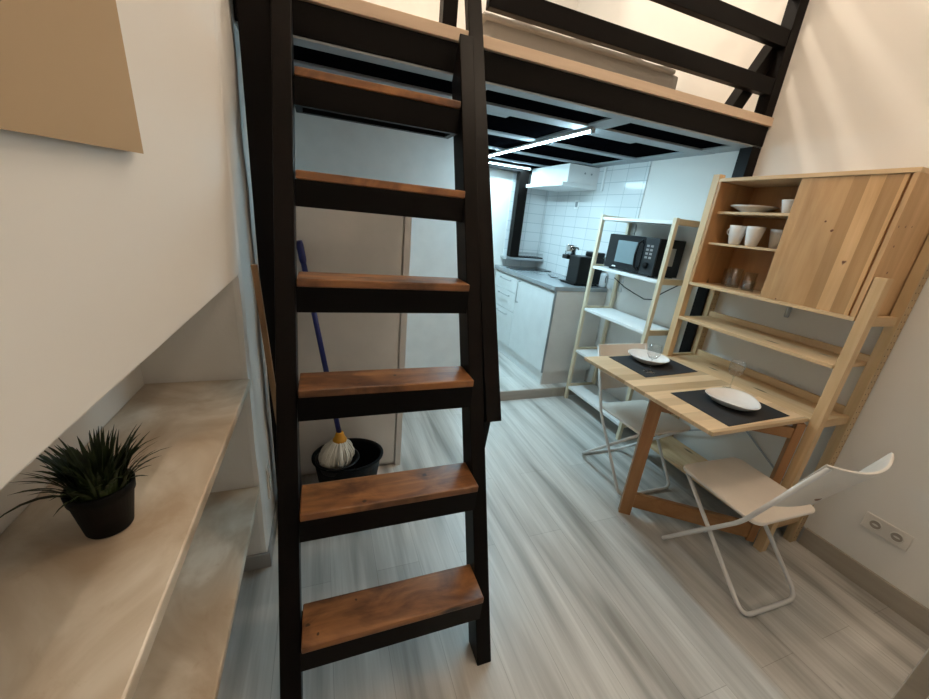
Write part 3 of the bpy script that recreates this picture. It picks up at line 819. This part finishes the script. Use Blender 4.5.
tumbler(2.175, 1.405, .032, .062, 'short glass on the cabinet floor at the edge of the door')
tumbler(2.265, 1.47, .034, .10, 'drinking glass standing behind the tall ribbed one')

# ------------------------------------------------------------------ table setting
TZ = .7705
def matp(pts, label):
    o = MB().prism(pts, 'z', TZ, TZ+.002).build('placemat', 'mat', bevel=.0005)
    return tag(o, label, 'placemat', 'black placemats on the table')
matp([(1.598, .915), (2.025, .928), (2.027, 1.236), (1.611, 1.232)], 'black placemat under the plate nearer to the near chair')
matp([(1.635, 1.418), (2.060, 1.446), (2.060, 1.742), (1.640, 1.728)], 'black placemat under the plate by the far chair')
def dish(c, label, rot):
    mb = MB(); prof = [(.05, 0), (.062, .001), (.085, .010), (.112, .032), (.116, .037), (.114, .0385), (.108, .034), (.082, .0125), (.05, .0055), (.001, .005)]
    mb.lathe(prof, (0, 0, 0), 48)
    for v in mb.bm.verts:
        a = math.atan2(v.co.y, v.co.x); k = 1+.045*math.cos(3*(a-rot))+.03*math.cos(2*(a-rot))
        v.co.x *= k; v.co.y *= k; v.co.z *= 1+.08*math.cos(2*a-rot)
    for v in mb.bm.verts: v.co += Vector(c)
    o = mb.build('plate', 'porcelain', smooth=True)
    return tag(o, label, 'plate', 'white dishes on the placemats')
dish((1.828, 1.075, TZ+.0025), 'white rounded-triangular plate on the nearer black placemat', .4)
dish((1.850, 1.625, TZ+.0025), 'white rounded plate on the far black placemat', 1.9)
def wine(x, y, z, label):
    t = thing('wine_glass', label, 'wine glass', (x, y, z), 'wine glasses on the table')
    part(MB().lathe([(.033, 0), (.033, .0012), (.012, .004), (.005, .009)], (x, y, z), 32), 'foot', 'glass', t, smooth=True)
    part(MB().lathe([(.0048, .0092), (.0036, .03), (.0036, .065), (.006, .0745)], (x, y, z), 14), 'stem', 'glass', t, smooth=True)
    part(MB().lathe([(.006, .0748), (.022, .083), (.034, .103), (.036, .125), (.031, .160), (.0302, .160), (.0348, .125), (.0328, .104), (.021, .0848), (.001, .079)], (x, y, z), 36), 'bowl', 'glass', t, smooth=True)
    return t
wine(1.724, 1.487, TZ+.0025, 'wine glass standing on the far placemat in front of the plate')
wine(2.008, 1.214, TZ+.0025, 'wine glass at the back corner of the nearer placemat')

# ------------------------------------------------------------------ folding chairs
def rounded(pts, r, n=6):
    """round the corners of an open polyline"""
    P = [Vector(p) for p in pts]; out = [P[0]]
    for i in range(1, len(P)-1):
        a = (P[i-1]-P[i]); b = (P[i+1]-P[i]); rr = min(r, a.length*.48, b.length*.48)
        A = P[i]+a.normalized()*rr; B = P[i]+b.normalized()*rr
        for k in range(n+1):
            t = k/n; out.append(A*(1-t)**2+P[i]*2*t*(1-t)+B*t*t)
    out.append(P[-1]); return out
def make_chair(label):
    # local frame: the sitter looks to +y, origin on the floor under the seat centre
    t = thing('folding_chair', label, 'chair', (0, 0, 0), 'white folding chairs at the table')
    w = .2
    # frame A: front floor bar, up through the pivot to the top of the back
    yF, yT, zT, yK, zK = .176, -.292, .812, -.128, .41
    tilt = lambda z: yF+(yK-yF)*(z/zK) if z < zK else yK+(yT-yK)*(z-zK)/(zT-zK)
    A = rounded([(-w+.012, tilt(zT)-.004, zT-.01), (-w, yK, zK), (-w, yF, .011), (w, yF, .011), (w, yK, zK), (w-.012, tilt(zT)-.004, zT-.01)], .05)
    part(MB().tube(A, .0095, 10), 'back_leg_frame', 'chair_metal', t, smooth=True)
    # frame B: rear floor bar up to the seat front
    w2 = w-.024
    B = rounded([(-w2, .170, .428), (-w2, -.255, .011), (w2, -.255, .011), (w2, .170, .428)], .06)
    part(MB().tube(B, .0095, 10), 'seat_leg_frame', 'chair_metal', t, smooth=True)
    part(MB().tube([(-w2, .165, .428), (w2, .165, .428)], .007, 8), 'seat_rod', 'chair_metal', t, smooth=True)
    for s in (-1, 1):
        part(MB().lathe([(.006, 0), (.006, .036)], (s*(w-.012)-.018, -.010, .245), 10, axis='x'), 'pivot_bolt', 'steel', t)
    # seat: rounded square panel
    mb = MB(); r = .042; sx, sy = .196, .193
    pts = []
    for (cx_, cy_, a0) in ((sx-r, sy-r, 0), (-sx+r, sy-r, 90), (-sx+r, -sy+r, 180), (sx-r, -sy+r, 270)):
        for k in range(7):
            a = math.radians(a0+k*15); pts.append((cx_+r*math.cos(a), cy_+r*math.sin(a)))
    mb.prism(pts, 'z', .439, .455)
    for v in mb.bm.verts: v.co.z -= .012*max(0, 1-(v.co.y+.2)/.4)*.6; v.co.y += .008; v.co.x -= .006
    part(mb, 'seat', 'chair', t, bevel=.006)
    # back: panel bowed backwards between the frame sides
    mb = MB(); bm = mb.bm; nx, nz = 18, 8; th = .010
    F = []; K = []
    for j in range(nz+1):
        z = .55+(zT+.004-.55)*j/nz; fr_, kr = [], []
        for i in range(nx+1):
            uu = -1+2*i/nx; x = uu*(w-.004)
            bow = -.056*(1-uu*uu)*(j/nz*.5+.5)
            y = tilt(z)+.002+bow*.93; zz = z+bow*.37
            fr_.append(bm.verts.new((x, y+th/2, zz))); kr.append(bm.verts.new((x, y-th/2, zz-.003)))
        F.append(fr_); K.append(kr)
    for j in range(nz):
        for i in range(nx):
            bm.faces.new([F[j][i], F[j][i+1], F[j+1][i+1], F[j+1][i]]); bm.faces.new([K[j][i], K[j+1][i], K[j+1][i+1], K[j][i+1]])
    for i in range(nx):
        bm.faces.new([F[0][i], K[0][i], K[0][i+1], F[0][i+1]]); bm.faces.new([F[nz][i], F[nz][i+1], K[nz][i+1], K[nz][i]])
    for j in range(nz):
        bm.faces.new([F[j][0], F[j+1][0], K[j+1][0], K[j][0]]); bm.faces.new([F[j][nx], K[j][nx], K[j+1][nx], F[j+1][nx]])
    bk_ = part(mb, 'backrest', 'chair', t, smooth=False, bevel=.003)
    part(MB().lathe([(.022, 0), (.022, .0016)], (-.03, tilt(.612)-.0372, .60), 20, axis='y', sy=.32), 'hand_slot', 'tread', bk_)
    return t
ch = make_chair('cream folding chair nearest to the camera, tucked at the near side of the table')
ch2 = copy_tree(ch, 'cream folding chair at the far side of the table, back towards the birch shelving')
ch.location = (1.820, .872, 0); ch.rotation_euler.z = math.radians(-1.5)
ch2.location = (1.835, 1.545, 0); ch2.rotation_euler.z = math.radians(180-1)

# ------------------------------------------------------------------ lights
def lamp(name, loc, w, col, r=.1, kind='POINT'):
    l = bpy.data.lights.new(name, kind); l.energy = w; l.color = col
    if kind == 'POINT': l.shadow_soft_size = r
    o = bpy.data.objects.new(name, l); COL.objects.link(o); o.location = loc
    return o
WARM = (1.0, .87, .71)
lamp('loft_ceiling_lamp', (.55, 2.55, 3.80), 60, WARM, .05)
lamp('loft_fill_light', (1.3, 3.35, 3.3), 22, (1, .93, .80), .45)  # unseen fill light, added to brighten the back of the loft
lamp('room_ceiling_lamp', (1.3, .8, 3.7), 32, (1.0, .80, .60), .06)
w = bpy.data.worlds.new('world'); SC.world = w; w.use_nodes = True
w.node_tree.nodes['Background'].inputs[0].default_value = (.9, .85, .8, 1)
w.node_tree.nodes['Background'].inputs[1].default_value = .05

# ------------------------------------------------------------------ camera
F_PX = 377.834387
def rodrigues(v):
    v = Vector(v); th = v.length
    return Matrix.Rotation(th, 3, v.normalized())
Rw = rodrigues((.352329063, -.356794031, .0359361212))
B0 = Matrix(((1, 0, 0), (0, 0, -1), (0, 1, 0)))
R = Rw @ B0                    # world -> camera (x right, y down, z forward)
c2w = R.transposed() @ Matrix(((1, 0, 0), (0, -1, 0), (0, 0, -1)))
cd = bpy.data.cameras.new('camera'); cam = bpy.data.objects.new('camera', cd); COL.objects.link(cam)
cd.sensor_width = 36; cd.lens = F_PX/929*36; cd.clip_start = .02
cam.matrix_world = Matrix.Translation((0, 0, 1.5)) @ c2w.to_4x4()
SC.camera = cam
SC.view_settings.view_transform = 'Standard'; SC.view_settings.look = 'None'
SC.view_settings.gamma = 1; SC.view_settings.exposure = 0.0; SC.view_settings.use_curve_mapping = False
